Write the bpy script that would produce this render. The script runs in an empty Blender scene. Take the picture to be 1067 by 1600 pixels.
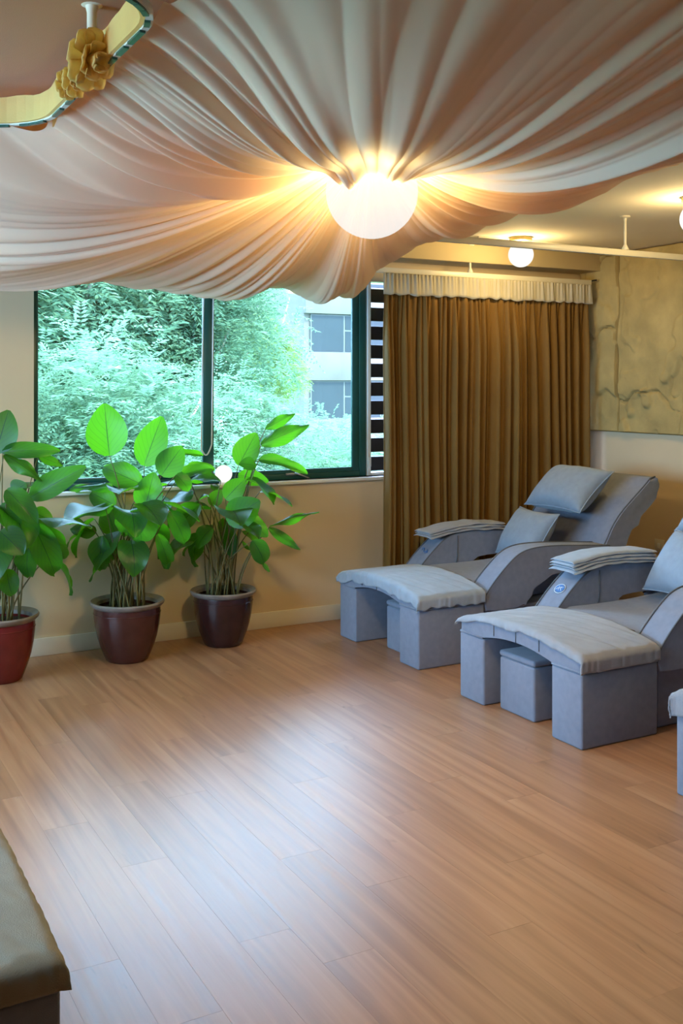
import bpy, bmesh, math, random
import numpy as np
from mathutils import Vector, Matrix, Euler

random.seed(7)
rng = np.random.default_rng(11)
SC = bpy.context.scene
COL = SC.collection
PI = math.pi

# ------------------------------------------------------------------ camera
YAW = math.radians(28.6)            # right of the direction that faces the window wall
FPX = 1620.0                        # focal length in pixels of the 1067x1600 frame
CAMZ = 1.5
HORIZON = 600.0
cam_d = bpy.data.cameras.new('camera')
cam = bpy.data.objects.new('camera', cam_d); COL.objects.link(cam)
cam.location = (0, 0, CAMZ)
cam.rotation_euler = (PI / 2, 0, -YAW)
cam_d.sensor_width = 36.0
cam_d.lens = FPX / 1600.0 * 36.0
cam_d.shift_y = (HORIZON - 800.0) / 1600.0
cam_d.clip_start = 0.05
cam_d.clip_end = 300
SC.camera = cam
FW = Vector((math.sin(YAW), math.cos(YAW), 0)); RT = Vector((math.cos(YAW), -math.sin(YAW), 0))

# ------------------------------------------------------------------ world, sun, exposure
w = bpy.data.worlds.new('sky'); SC.world = w
w.use_nodes = True
bg = w.node_tree.nodes['Background']
bg.inputs['Color'].default_value = (0.41, 0.60, 1.0, 1)
bg.inputs['Strength'].default_value = 26.0
sun_d = bpy.data.lights.new('sun', 'SUN'); sun_d.energy = 14.0; sun_d.angle = 0.02
sun_d.color = (1.0, 0.95, 0.85)
sun = bpy.data.objects.new('sun', sun_d); COL.objects.link(sun)
sun.rotation_euler = (math.radians(38), 0, math.radians(20))   # high, from behind the building onto the trees
por_d = bpy.data.lights.new('window_portal', 'AREA'); por_d.shape = 'RECTANGLE'
por_d.size = 3.2; por_d.size_y = 1.3; por_d.cycles.is_portal = True
por = bpy.data.objects.new('window_portal', por_d); COL.objects.link(por)
por.location = (2.9, 6.1, 1.55); por.rotation_euler = (-PI / 2, 0, 0)
por2_d = por_d.copy(); por2_d.size = 3.6
por2 = bpy.data.objects.new('window_portal', por2_d); COL.objects.link(por2)
por2.location = (-2.2, 3.6, 1.55); por2.rotation_euler = (-PI / 2, 0, PI / 2)
vs = SC.view_settings
vs.view_transform = 'Standard'; vs.look = 'None'; vs.gamma = 1.0; vs.exposure = 0.25
vs.use_curve_mapping = False
cy = SC.cycles
cy.use_denoising = True
cy.max_bounces = 10; cy.diffuse_bounces = 5; cy.glossy_bounces = 3
cy.transmission_bounces = 6; cy.transparent_max_bounces = 12
cy.sample_clamp_indirect = 6.0
cy.caustics_reflective = False; cy.caustics_refractive = False

# ------------------------------------------------------------------ helpers
def tag(o, label=None, cat=None, group=None, kind=None):
    if label: o['label'] = label
    if cat: o['category'] = cat
    if group: o['group'] = group
    if kind: o['kind'] = kind
    return o

def empty(name, loc=(0, 0, 0), rz=0.0):
    o = bpy.data.objects.new(name, None); COL.objects.link(o)
    o.location = loc; o.rotation_euler = (0, 0, rz); o.empty_display_size = 0.1
    return o

def link(name, me, m=None, parent=None):
    o = bpy.data.objects.new(name, me); COL.objects.link(o)
    if m is not None and len(me.materials) == 0: me.materials.append(m)
    if parent is not None: o.parent = parent
    return o

def mesh(name, V, Fc, m, parent=None, smooth=True):
    me = bpy.data.meshes.new(name)
    me.from_pydata([tuple(v) for v in V], [], [tuple(f) for f in Fc])
    me.update()
    if smooth: me.shade_smooth()
    return link(name, me, m, parent)

def bm_obj(name, bm, m, parent=None, smooth=True, angle=35):
    me = bpy.data.meshes.new(name)
    bmesh.ops.recalc_face_normals(bm, faces=bm.faces[:])
    bm.to_mesh(me); bm.free()
    if smooth:
        me.shade_smooth()
        if angle: me.set_sharp_from_angle(angle=math.radians(angle))
    return link(name, me, m, parent)

def bm_box(bm, x0, x1, y0, y1, z0, z1, bev=0.0, seg=2):
    r = bmesh.ops.create_cube(bm, size=1.0)
    vs_ = r['verts']
    for v in vs_:
        v.co = Vector((x0 + (v.co.x + .5) * (x1 - x0), y0 + (v.co.y + .5) * (y1 - y0), z0 + (v.co.z + .5) * (z1 - z0)))
    if bev > 0:
        es = list({e for v in vs_ for e in v.link_edges})
        bmesh.ops.bevel(bm, geom=es, offset=bev, segments=seg, profile=0.5, affect='EDGES')
    return vs_

def box(name, x0, x1, y0, y1, z0, z1, m, parent=None, bev=0.0, seg=2):
    bm = bmesh.new(); bm_box(bm, x0, x1, y0, y1, z0, z1, bev, seg)
    return bm_obj(name, bm, m, parent)

def tube_vf(pts, rad, n=8, cap=True):
    pts = [Vector(p) for p in pts]
    if not hasattr(rad, '__len__'): rad = [rad] * len(pts)
    V, Fc = [], []
    prev = None
    for i, p in enumerate(pts):
        t = (pts[min(i + 1, len(pts) - 1)] - pts[max(i - 1, 0)])
        t = t.normalized() if t.length > 1e-9 else Vector((0, 0, 1))
        if prev is None:
            a = Vector((0, 0, 1)) if abs(t.z) < .9 else Vector((1, 0, 0))
            u = t.cross(a).normalized()
        else:
            u = (prev - t * prev.dot(t))
            u = u.normalized() if u.length > 1e-6 else t.orthogonal().normalized()
        prev = u
        v = t.cross(u)
        for k in range(n):
            an = 2 * PI * k / n
            V.append(p + (u * math.cos(an) + v * math.sin(an)) * rad[i])
    for i in range(len(pts) - 1):
        for k in range(n):
            a = i * n + k; b = i * n + (k + 1) % n
            Fc.append((a, b, b + n, a + n))
    if cap:
        Fc.append(tuple(range(n - 1, -1, -1)))
        Fc.append(tuple((len(pts) - 1) * n + k for k in range(n)))
    return V, Fc

def tube(name, pts, rad, m, parent=None, n=8):
    V, Fc = tube_vf(pts, rad, n)
    return mesh(name, V, Fc, m, parent)

def lathe(name, prof, m, parent=None, n=48, angle=35):
    V, Fc = [], []
    for r, z in prof:
        for k in range(n):
            a = 2 * PI * k / n
            V.append((r * math.cos(a), r * math.sin(a), z))
    for i in range(len(prof) - 1):
        for k in range(n):
            a = i * n + k; b = i * n + (k + 1) % n
            Fc.append((a, b, b + n, a + n))
    o = mesh(name, V, Fc, m, parent)
    if angle: o.data.set_sharp_from_angle(angle=math.radians(angle))
    return o

def smooth_poly(pts, it=2, closed=True):
    for _ in range(it):
        out = []
        n = len(pts)
        for i in range(n if closed else n - 1):
            a, b = pts[i], pts[(i + 1) % n]
            out.append((a[0] * .75 + b[0] * .25, a[1] * .75 + b[1] * .25))
            out.append((a[0] * .25 + b[0] * .75, a[1] * .25 + b[1] * .75))
        if not closed: out = [pts[0]] + out + [pts[-1]]
        pts = out
    return pts

def extrude_xz(name, prof, y0, y1, m, parent=None, bev=0.02, seg=3):
    bm = bmesh.new()
    a = [bm.verts.new((x, y0, z)) for x, z in prof]
    b = [bm.verts.new((x, y1, z)) for x, z in prof]
    n = len(prof)
    fa = bm.faces.new(a); fb = bm.faces.new(b[::-1])
    for i in range(n):
        bm.faces.new((a[i], b[i], b[(i + 1) % n], a[(i + 1) % n]))
    if bev > 0:
        es = list(fa.edges) + list(fb.edges)
        bmesh.ops.bevel(bm, geom=es, offset=bev, segments=seg, profile=0.5, affect='EDGES')
    return bm_obj(name, bm, m, parent, angle=40)

def grid_mesh(name, nu, nv, fn, m, parent=None, thick=0.0):
    V = [fn(i / nu, j / nv) for j in range(nv + 1) for i in range(nu + 1)]
    Fc = [(j * (nu + 1) + i, j * (nu + 1) + i + 1, (j + 1) * (nu + 1) + i + 1, (j + 1) * (nu + 1) + i)
          for j in range(nv) for i in range(nu)]
    o = mesh(name, V, Fc, m, parent)
    if thick:
        md = o.modifiers.new('thickness', 'SOLIDIFY'); md.thickness = thick; md.offset = 0
    return o

def copy_tree(o, parent=None):
    c = o.copy(); COL.objects.link(c); c.parent = parent
    for ch in list(o.children): copy_tree(ch, c)
    return c

class Noise1:
    """smooth periodic 1-D noise on [0,1)"""
    def __init__(self, n, seed):
        r = np.random.default_rng(seed); self.v = r.uniform(-1, 1, n); self.n = n
    def __call__(self, x):
        x = np.asarray(x) % 1.0 * self.n
        i = np.floor(x).astype(int); f = x - i
        f = f * f * (3 - 2 * f)
        return self.v[i % self.n] * (1 - f) + self.v[(i + 1) % self.n] * f

# ------------------------------------------------------------------ materials
def mat(name, color, rough=0.6, var=0.0, vscale=8.0, bump=0.0, bscale=60.0, spec=0.5, metal=0.0, stretch=None,
        sheen=0.0, detail=3.0):
    m = bpy.data.materials.new(name); m.use_nodes = True
    nt = m.node_tree; N = nt.nodes; L = nt.links
    b = N['Principled BSDF']
    b.inputs['Base Color'].default_value = (*color, 1)
    b.inputs['Roughness'].default_value = rough
    b.inputs['Metallic'].default_value = metal
    b.inputs['Specular IOR Level'].default_value = spec
    if sheen: b.inputs['Sheen Weight'].default_value = sheen
    if var or bump:
        tc = N.new('ShaderNodeTexCoord'); mp = N.new('ShaderNodeMapping')
        L.new(tc.outputs['Object'], mp.inputs['Vector'])
        if stretch: mp.inputs['Scale'].default_value = stretch
    if var:
        no = N.new('ShaderNodeTexNoise'); no.inputs['Scale'].default_value = vscale; no.inputs['Detail'].default_value = detail
        L.new(mp.outputs['Vector'], no.inputs['Vector'])
        rp = N.new('ShaderNodeValToRGB')
        rp.color_ramp.elements[0].position = .3; rp.color_ramp.elements[1].position = .7
        rp.color_ramp.elements[0].color = (*[max(0, c * (1 - var)) for c in color], 1)
        rp.color_ramp.elements[1].color = (*[min(1, c * (1 + var)) for c in color], 1)
        L.new(no.outputs['Fac'], rp.inputs['Fac']); L.new(rp.outputs['Color'], b.inputs['Base Color'])
    if bump:
        nb = N.new('ShaderNodeTexNoise'); nb.inputs['Scale'].default_value = bscale; nb.inputs['Detail'].default_value = 4
        L.new(mp.outputs['Vector'], nb.inputs['Vector'])
        bp = N.new('ShaderNodeBump'); bp.inputs['Strength'].default_value = bump; bp.inputs['Distance'].default_value = 0.01
        L.new(nb.outputs['Fac'], bp.inputs['Height']); L.new(bp.outputs['Normal'], b.inputs['Normal'])
    return m

def cloth_mat(name, color, trans, tcolor=None, var=.06, vscale=4.0, bump=.15, bscale=400.0, rough=.85):
    """woven cloth: diffuse with some light passing through"""
    m = mat(name, color, rough, var, vscale, bump, bscale, spec=.2, sheen=.15)
    if trans > 0:
        nt = m.node_tree; N = nt.nodes; L = nt.links
        tr = N.new('ShaderNodeBsdfTranslucent'); tr.inputs['Color'].default_value = (*(tcolor or color), 1)
        mx = N.new('ShaderNodeMixShader'); mx.inputs['Fac'].default_value = trans
        L.new(N['Principled BSDF'].outputs['BSDF'], mx.inputs[1]); L.new(tr.outputs['BSDF'], mx.inputs[2])
        L.new(mx.outputs['Shader'], N['Material Output'].inputs['Surface'])
    return m

def opal_mat(name, color, strength, clear):
    """opal glass: glows and lets part of the bulb's light straight through"""
    m = bpy.data.materials.new(name); m.use_nodes = True
    nt = m.node_tree; N = nt.nodes; L = nt.links
    N.remove(N['Principled BSDF'])
    em = N.new('ShaderNodeEmission'); em.inputs['Color'].default_value = (*color, 1); em.inputs['Strength'].default_value = strength
    tr = N.new('ShaderNodeBsdfTransparent')
    mx = N.new('ShaderNodeMixShader'); mx.inputs['Fac'].default_value = clear
    L.new(em.outputs[0], mx.inputs[1]); L.new(tr.outputs[0], mx.inputs[2])
    L.new(mx.outputs[0], N['Material Output'].inputs['Surface'])
    return m

def glass_mat(name, tint):
    m = bpy.data.materials.new(name); m.use_nodes = True
    nt = m.node_tree; N = nt.nodes; L = nt.links
    N.remove(N['Principled BSDF'])
    tr = N.new('ShaderNodeBsdfTransparent'); tr.inputs['Color'].default_value = (*tint, 1)
    gl = N.new('ShaderNodeBsdfGlossy'); gl.inputs['Roughness'].default_value = .03
    fr = N.new('ShaderNodeFresnel'); fr.inputs['IOR'].default_value = 1.45
    mx = N.new('ShaderNodeMixShader')
    L.new(fr.outputs[0], mx.inputs['Fac']); L.new(tr.outputs[0], mx.inputs[1]); L.new(gl.outputs[0], mx.inputs[2])
    L.new(mx.outputs[0], N['Material Output'].inputs['Surface'])
    return m

def leaf_mat(name, color, tcolor, trans=.5, rough=.35, vein=True, spec=.5):
    m = bpy.data.materials.new(name); m.use_nodes = True
    nt = m.node_tree; N = nt.nodes; L = nt.links
    b = N['Principled BSDF']; b.inputs['Roughness'].default_value = rough; b.inputs['Specular IOR Level'].default_value = spec
    oi = N.new('ShaderNodeObjectInfo')
    hs = N.new('ShaderNodeHueSaturation')
    hs.inputs['Color'].default_value = (*color, 1)
    mr = N.new('ShaderNodeMapRange'); mr.inputs['To Min'].default_value = .7; mr.inputs['To Max'].default_value = 1.3
    L.new(oi.outputs['Random'], mr.inputs['Value']); L.new(mr.outputs['Result'], hs.inputs['Value'])
    col = hs.outputs['Color']
    tr = N.new('ShaderNodeBsdfTranslucent'); tr.inputs['Color'].default_value = (*tcolor, 1)
    if vein:
        uv = N.new('ShaderNodeTexCoord'); sp = N.new('ShaderNodeSeparateXYZ'); L.new(uv.outputs['UV'], sp.inputs[0])
        ab = N.new('ShaderNodeMath'); ab.operation = 'SUBTRACT'; ab.inputs[1].default_value = .5; L.new(sp.outputs[0], ab.inputs[0])
        a2 = N.new('ShaderNodeMath'); a2.operation = 'ABSOLUTE'; L.new(ab.outputs[0], a2.inputs[0])
        # side veins
        vv = N.new('ShaderNodeMath'); vv.operation = 'MULTIPLY_ADD'; vv.inputs[1].default_value = -.9; L.new(a2.outputs[0], vv.inputs[0]); L.new(sp.outputs[1], vv.inputs[2])
        v2 = N.new('ShaderNodeMath'); v2.operation = 'MULTIPLY'; v2.inputs[1].default_value = 14 * 2 * PI / 2; L.new(vv.outputs[0], v2.inputs[0])
        v3 = N.new('ShaderNodeMath'); v3.operation = 'SINE'; L.new(v2.outputs[0], v3.inputs[0])
        r2 = N.new('ShaderNodeMapRange'); r2.inputs['From Min'].default_value = .8; r2.inputs['From Max'].default_value = 1
        r2.inputs['To Min'].default_value = 0; r2.inputs['To Max'].default_value = .18; L.new(v3.outputs[0], r2.inputs['Value'])
        r1 = N.new('ShaderNodeMapRange'); r1.inputs['From Min'].default_value = .006; r1.inputs['From Max'].default_value = .018
        r1.inputs['To Min'].default_value = .75; r1.inputs['To Max'].default_value = 0; L.new(a2.outputs[0], r1.inputs['Value'])
        mx0 = N.new('ShaderNodeMath'); mx0.operation = 'MAXIMUM'; L.new(r1.outputs[0], mx0.inputs[0]); L.new(r2.outputs[0], mx0.inputs[1])
        mc = N.new('ShaderNodeMixRGB'); mc.inputs['Color2'].default_value = (.03, .07, .02, 1)
        L.new(mx0.outputs[0], mc.inputs['Fac']); L.new(tr.inputs['Color'].links[0].from_socket if tr.inputs['Color'].links else oi.outputs['Random'], mc.inputs['Color1']) if False else None
        mc.inputs['Color1'].default_value = (*tcolor, 1)
        L.new(mc.outputs[0], tr.inputs['Color'])
    L.new(col, b.inputs['Base Color'])
    ms = N.new('ShaderNodeMixShader'); ms.inputs['Fac'].default_value = trans
    L.new(b.outputs[0], ms.inputs[1]); L.new(tr.outputs[0], ms.inputs[2])
    L.new(ms.outputs[0], N['Material Output'].inputs['Surface'])
    return m

def plank_mat():
    m = bpy.data.materials.new('vinyl_plank'); m.use_nodes = True
    nt = m.node_tree; N = nt.nodes; L = nt.links
    b = N['Principled BSDF']
    tc = N.new('ShaderNodeTexCoord'); oi = N.new('ShaderNodeObjectInfo')
    mu = N.new('ShaderNodeVectorMath'); mu.operation = 'MULTIPLY_ADD'
    cx = N.new('ShaderNodeCombineXYZ')
    for i in range(3): L.new(oi.outputs['Random'], cx.inputs[i])
    mu.inputs[1].default_value = (37, 53, 11)
    L.new(cx.outputs[0], mu.inputs[0]); L.new(tc.outputs['Object'], mu.inputs[2])
    mp = N.new('ShaderNodeMapping'); mp.inputs['Scale'].default_value = (1, .045, 1); L.new(mu.outputs[0], mp.inputs['Vector'])
    n1 = N.new('ShaderNodeTexNoise'); n1.inputs['Scale'].default_value = 26; n1.inputs['Detail'].default_value = 6; n1.inputs['Distortion'].default_value = .6
    L.new(mp.outputs[0], n1.inputs['Vector'])
    rp = N.new('ShaderNodeValToRGB'); e = rp.color_ramp.elements
    e[0].position = .25; e[0].color = (.29, .138, .070, 1)
    e[1].position = .75; e[1].color = (.49, .275, .150, 1)
    c = e.new(.5); c.color = (.40, .206, .106, 1)
    L.new(n1.outputs['Fac'], rp.inputs['Fac'])
    # knots / short dark flecks
    mp2 = N.new('ShaderNodeMapping'); mp2.inputs['Scale'].default_value = (1, .22, 1); L.new(mu.outputs[0], mp2.inputs['Vector'])
    n2 = N.new('ShaderNodeTexNoise'); n2.inputs['Scale'].default_value = 13; n2.inputs['Detail'].default_value = 5; n2.inputs['Distortion'].default_value = 2.0
    L.new(mp2.outputs[0], n2.inputs['Vector'])
    r2 = N.new('ShaderNodeMapRange'); r2.inputs['From Min'].default_value = .68; r2.inputs['From Max'].default_value = .78
    r2.inputs['To Max'].default_value = .55; L.new(n2.outputs['Fac'], r2.inputs['Value'])
    mx = N.new('ShaderNodeMixRGB'); mx.inputs['Color2'].default_value = (.12, .05, .025, 1)
    L.new(r2.outputs[0], mx.inputs['Fac']); L.new(rp.outputs[0], mx.inputs['Color1'])
    hs = N.new('ShaderNodeHueSaturation'); L.new(mx.outputs[0], hs.inputs['Color'])
    mr = N.new('ShaderNodeMapRange'); mr.inputs['To Min'].default_value = .92; mr.inputs['To Max'].default_value = 1.08
    L.new(oi.outputs['Random'], mr.inputs['Value']); L.new(mr.outputs[0], hs.inputs['Value'])
    L.new(hs.outputs[0], b.inputs['Base Color'])
    rr = N.new('ShaderNodeMapRange'); rr.inputs['To Min'].default_value = .30; rr.inputs['To Max'].default_value = .44
    L.new(n1.outputs['Fac'], rr.inputs['Value']); L.new(rr.outputs[0], b.inputs['Roughness'])
    b.inputs['Specular IOR Level'].default_value = .6
    bp = N.new('ShaderNodeBump'); bp.inputs['Strength'].default_value = .12; bp.inputs['Distance'].default_value = .002
    L.new(n1.outputs['Fac'], bp.inputs['Height']); L.new(bp.outputs[0], b.inputs['Normal'])
    return m

def stone_mat():
    m = mat('cast_stone', (.45, .335, .135), .9, .16, 5, .5, 28, spec=.2, detail=6)
    return m

M = {}
M['wall'] = mat('cream_wall_paint', (.72, .57, .37), .75, .025, 2.0, .03, 120, spec=.3)
M['brown_wall'] = mat('brown_wall_panel', (.16, .09, .05), .6, .2, 6, stretch=(6, 1, .3))  # for the unseen walls, kept dark to cut bounced light
M['ceiling'] = mat('ceiling_paint', (.80, .73, .60), .85, .02, 1.5, spec=.2)
M['beam'] = mat('beam_paint', (.60, .49, .30), .8, .02, 2, spec=.2)
M['base'] = mat('baseboard_paint', (.76, .70, .57), .55, .03, 5, spec=.4)
M['sill'] = mat('white_sill_paint', (.80, .80, .76), .4, .03, 6)
M['plank'] = plank_mat()
M['subfloor'] = mat('dark_subfloor', (.16, .085, .04), .6, .1, 5)
M['frame'] = mat('green_window_aluminium', (.018, .10, .092), .35, .05, 9, spec=.5)
M['glass'] = glass_mat('tinted_window_glass', (.86, .97, .92))
M['white_metal'] = mat('white_enamel', (.78, .74, .62), .35, .02, 4)
M['louvre'] = mat('black_louvre', (.012, .012, .016), .4, .1, 9)
M['white_plastic'] = mat('white_plastic', (.82, .84, .82), .4, .02, 4)
M['stone'] = stone_mat()
M['curtain'] = cloth_mat('brown_curtain_cloth', (.20, .105, .022), .05, (.3, .15, .04), .1, 3, .2, 300, .7)
M['heading'] = cloth_mat('white_heading_tape', (.62, .58, .47), .2, (.8, .7, .5), .04, 8)
M['drape'] = cloth_mat('peach_voile', (.83, .66, .50), .32, (1.0, .62, .22), .03, 2, .05, 500, .6)
M['drape_double'] = cloth_mat('peach_voile_double_layer', (.83, .66, .50), .12, (1.0, .62, .22), .03, 2, .05, 500, .6)
M['lining'] = cloth_mat('peach_lining', (.50, .235, .085), 0, None, .05, 1.2)
M['yellow'] = cloth_mat('yellow_satin', (.95, .74, .30), .42, (1.0, .75, .30), .08, 12, .1, 200, .5)
M['chair'] = mat('grey_chair_fabric', (.225, .25, .325), .85, .07, 30, .25, 500, spec=.2, sheen=.2)  # some of the daylight's blue is mixed into this grey
M['piping'] = mat('dark_piping', (.10, .11, .13), .6, .05, 20)
M['shadow_cloth'] = mat('black_shade_cloth', (.03, .03, .035), .9, .1, 20)  # near black stands in for the shade inside the footrest opening
M['towel'] = mat('grey_towel', (.32, .335, .375), .95, .08, 14, .35, 350, spec=.1, sheen=.3)  # grey shifted a little towards the blue of the daylight
M['towel_pale'] = mat('pale_grey_towel', (.34, .395, .47), .95, .08, 14, .35, 350, spec=.1, sheen=.3)  # pale grey with part of the blue daylight in its colour
M['towel_khaki'] = mat('khaki_towel', (.29, .275, .215), .95, .1, 10, .3, 350, spec=.1, sheen=.2)
M['pillow'] = mat('blue_grey_linen', (.28, .345, .43), .9, .06, 24, .3, 450, spec=.15, sheen=.2)  # blue partly stands in for daylight on the linen
M['emblem'] = mat('blue_thread', (.06, .18, .45), .6, .1, 60)
M['emblem_rim'] = mat('white_thread', (.75, .8, .85), .6, .05, 60)
M['pot_red'] = mat('oxblood_glaze', (.16, .018, .018), .18, .25, 6, .03, 30)
M['pot_brown'] = mat('brown_glaze', (.070, .022, .018), .2, .3, 6, .03, 30)
M['pot_dark'] = mat('dark_brown_glaze', (.040, .014, .014), .22, .3, 6, .03, 30)
M['rim'] = mat('grey_rim_glaze', (.22, .19, .17), .35, .2, 20)
M['soil'] = mat('dark_soil', (.035, .025, .018), .95, .4, 60, .8, 90)
M['stem'] = mat('olive_stem', (.15, .13, .045), .55, .35, 18)
M['leaf'] = leaf_mat('green_leaf', (.018, .062, .032), (.24, .80, .012), .5, .36)
M['globe'] = opal_mat('opal_glass', (1.0, .97, .93), .86, .42)
M['globe_small'] = opal_mat('small_opal_glass', (1.0, .96, .88), 1.15, .42)
M['brass'] = mat('pale_brass', (.70, .56, .22), .35, .05, 8, metal=.3)
M['latch'] = mat('steel_latch', (.45, .47, .48), .3, .05, 9, metal=.8)
M['cord'] = mat('white_cord', (.8, .84, .84), .6, .02, 40)
M['trim_green'] = mat('green_sequin', (.02, .10, .08), .3, .2, 60)
M['trim_white'] = mat('white_ribbon', (.75, .80, .76), .5, .05, 40)
M['foliage'] = leaf_mat('tree_leaf', (.105, .185, .115), (.165, .26, .145), .65, .7, False, .04)
M['foliage2'] = leaf_mat('tree_leaf_yellow', (.14, .20, .07), (.21, .28, .07), .6, .7, False, .04)
M['bark'] = mat('tree_bark', (.16, .12, .09), .9, .3, 10, .5, 40)
M['ground'] = mat('outside_grass', (.12, .28, .14), .95, .3, .8, .3, 6)
M['concrete'] = mat('pale_concrete', (.095, .080, .068), .9, .08, 1.2, spec=.05)
M['bframe'] = mat('pale_window_frame', (.09, .085, .08), .8, .03, 3, spec=.05)
M['bglass'] = mat('blue_window_glass', (.018, .022, .024), .3, .08, 1, spec=.12)

# ------------------------------------------------------------------ room shell
X0, X1, Y0, Y1, ZC = -1.95, 5.18, -2.0, 5.82, 2.42
WX0, WX1, WZ0, WZ1 = 1.245, 4.60, 0.90, 2.17        # window opening
def struct(o): o['kind'] = 'structure'; return o

bm = bmesh.new()
bm_box(bm, X0, X1, Y0, Y1, -.12, -.006)
floor = struct(bm_obj('floor', bm, M['subfloor'], smooth=False))
PW, PL = .152, 1.22
plank_me = {}
col_i = 0
x = X0 + .001
while x < X1 - .02:
    w_ = min(PW, X1 - x)
    off = (col_i * .43 + random.random() * .25) % PL
    y = Y0 - off
    while y < Y1 - .01:
        ya, yb = max(y, Y0), min(y + PL, Y1)
        visible = (yb > 1.35 and x > -.75)
        if visible and yb - ya > .02:
            ya = max(ya, 1.0)
            key = (round(w_, 3), round(yb - ya, 3))
            if key not in plank_me:
                b2 = bmesh.new(); bm_box(b2, .00025, key[0] - .00025, .0003, key[1] - .0003, -.006, 0)
                me = bpy.data.meshes.new('plank'); b2.to_mesh(me); b2.free(); me.materials.append(M['plank'])
                plank_me[key] = me
            o = link('plank', plank_me[key], None, floor); o.location = (x, ya, 0)
        y += PL
    x += PW; col_i += 1
# the far end of the room behind the camera: same boards, joined
bm = bmesh.new()
x = X0 + .001
while x < X1 - .02:
    w_ = min(PW, X1 - x)
    y_end = 1.0 if x > -.75 else Y1
    bm_box(bm, x + .00025, x + w_ - .00025, Y0, y_end, -.006, -.0002)
    x += PW
o = bm_obj('plank_field', bm, M['plank'], floor, smooth=False); o['kind'] = 'stuff'

bm = bmesh.new()
bm_box(bm, X0 - .2, WX0, Y1, Y1 + .2, 0, ZC)
bm_box(bm, WX1, X1 + .2, Y1, Y1 + .2, 0, ZC)
bm_box(bm, WX0, WX1, Y1, Y1 + .2, 0, WZ0)
bm_box(bm, WX0, WX1, Y1, Y1 + .2, WZ1, ZC)
struct(bm_obj('wall_far', bm, M['wall'], smooth=False))
struct(box('wall_right', X1, X1 + .2, Y0, Y1, 0, ZC, M['wall']))
LY0, LY1 = 1.8, 5.4                                   # a second window, in the left wall outside the frame
bm = bmesh.new()
bm_box(bm, X0 - .2, X0, Y0, LY0, 0, ZC); bm_box(bm, X0 - .2, X0, LY1, Y1, 0, ZC)
bm_box(bm, X0 - .2, X0, LY0, LY1, 0, WZ0); bm_box(bm, X0 - .2, X0, LY0, LY1, WZ1, ZC)
struct(bm_obj('wall_left', bm, M['brown_wall'], smooth=False))
struct(box('wall_near', X0 - .2, X1 + .2, Y0 - .2, Y0, 0, ZC, M['brown_wall']))
struct(box('ceiling', X0 - .2, X1 + .2, Y0 - .2, Y1 + .2, ZC, ZC + .2, M['ceiling']))
struct(box('trim_1', X0, X1, Y1 - .24, Y1, 2.30, ZC, M['beam'], bev=.006))
struct(box('baseboard_far', X0, X1, Y1 - .014, Y1, 0, .098, M['base'], bev=.004))
struct(box('baseboard_right', X1 - .014, X1, Y0, Y1 - .014, 0, .098, M['base'], bev=.004))
struct(box('baseboard_left', X0, X0 + .014, Y0, Y1 - .014, 0, .098, M['base'], bev=.004))
struct(box('trim_2', WX0 - .02, WX1 + .02, Y1 - .035, Y1 + .06, WZ0 - .022, WZ0, M['sill'], bev=.006))

# ------------------------------------------------------------------ windows
FY0, FY1 = Y1 + .05, Y1 + .11
win = struct(empty('window_1', (WX0, FY0, WZ0)))
def wpart(name, x0, x1, z0, z1, m, y0=FY0, y1=FY1, bev=.004, parent=None):
    o = box(name, x0, x1, y0, y1, z0, z1, m, None, bev)
    p = parent or win
    o.parent = p; o.matrix_parent_inverse = Matrix.Translation(p.location).inverted() if p is win else Matrix.Identity(4)
    return o
WR = 3.385
wpart('frame_jamb', WX0, WX0 + .03, WZ0, WZ1, M['frame'])
wpart('frame_jamb', WR - .05, WR, WZ0, WZ1, M['frame'])
wpart('frame_head', WX0 + .03, WR - .05, WZ1 - .04, WZ1, M['frame'])
wpart('frame_bottom', WX0 + .03, WR - .05, WZ0, WZ0 + .035, M['frame'])
for (sx0, sx1, yy) in ((WX0 + .03, 2.325, FY0 + .032), (2.255, WR - .05, FY0 + .006)):
    wpart('sash_stile', sx0, sx0 + (.012 if sx0 < 1.5 else .07), WZ0 + .035, WZ1 - .04, M['frame'], yy, yy + .022)
    wpart('sash_stile', sx1 - .05, sx1, WZ0 + .035, WZ1 - .04, M['frame'], yy, yy + .022)
    wpart('sash_rail', sx0 + .012, sx1 - .05, WZ0 + .035, WZ0 + .062, M['frame'], yy, yy + .022)
    wpart('sash_rail', sx0 + .012, sx1 - .05, WZ1 - .07, WZ1 - .04, M['frame'], yy, yy + .022)
    wpart('pane', sx0 + .012, sx1 - .05, WZ0 + .062, WZ1 - .07, M['glass'], yy + .009, yy + .013, 0)
# latch on the bottom rail
lt = wpart('latch', 2.80, 2.90, WZ0 + .028, WZ0 + .042, M['latch'], FY0 - .012, FY0, .003)
V, Fc = tube_vf([(2.86, FY0 - .012, WZ0 + .04), (2.89, FY0 - .03, WZ0 + .03), (2.95, FY0 - .035, WZ0 + .005)], .006)
o = mesh('latch_handle', V, Fc, M['latch']); o.parent = win; o.matrix_parent_inverse = Matrix.Translation(win.location).inverted()

# window in the left wall
win3 = struct(empty('window_3', (X0 - .1, LY0, WZ0)))
for (a0, a1, b0, b1) in ((0, .05, 0, WZ1 - WZ0), (1.77, 1.83, .05, WZ1 - WZ0 - .05), (3.55, 3.6, 0, WZ1 - WZ0), (.05, 3.55, 0, .05), (.05, 3.55, WZ1 - WZ0 - .05, WZ1 - WZ0)):
    box('frame_bar', -.03, .03, a0, a1, b0, b1, M['frame'], win3, .004)
for a0 in (.05, 1.83): box('pane', -.003, .003, a0, a0 + 1.72, .05, WZ1 - WZ0 - .05, M['glass'], win3)

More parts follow.
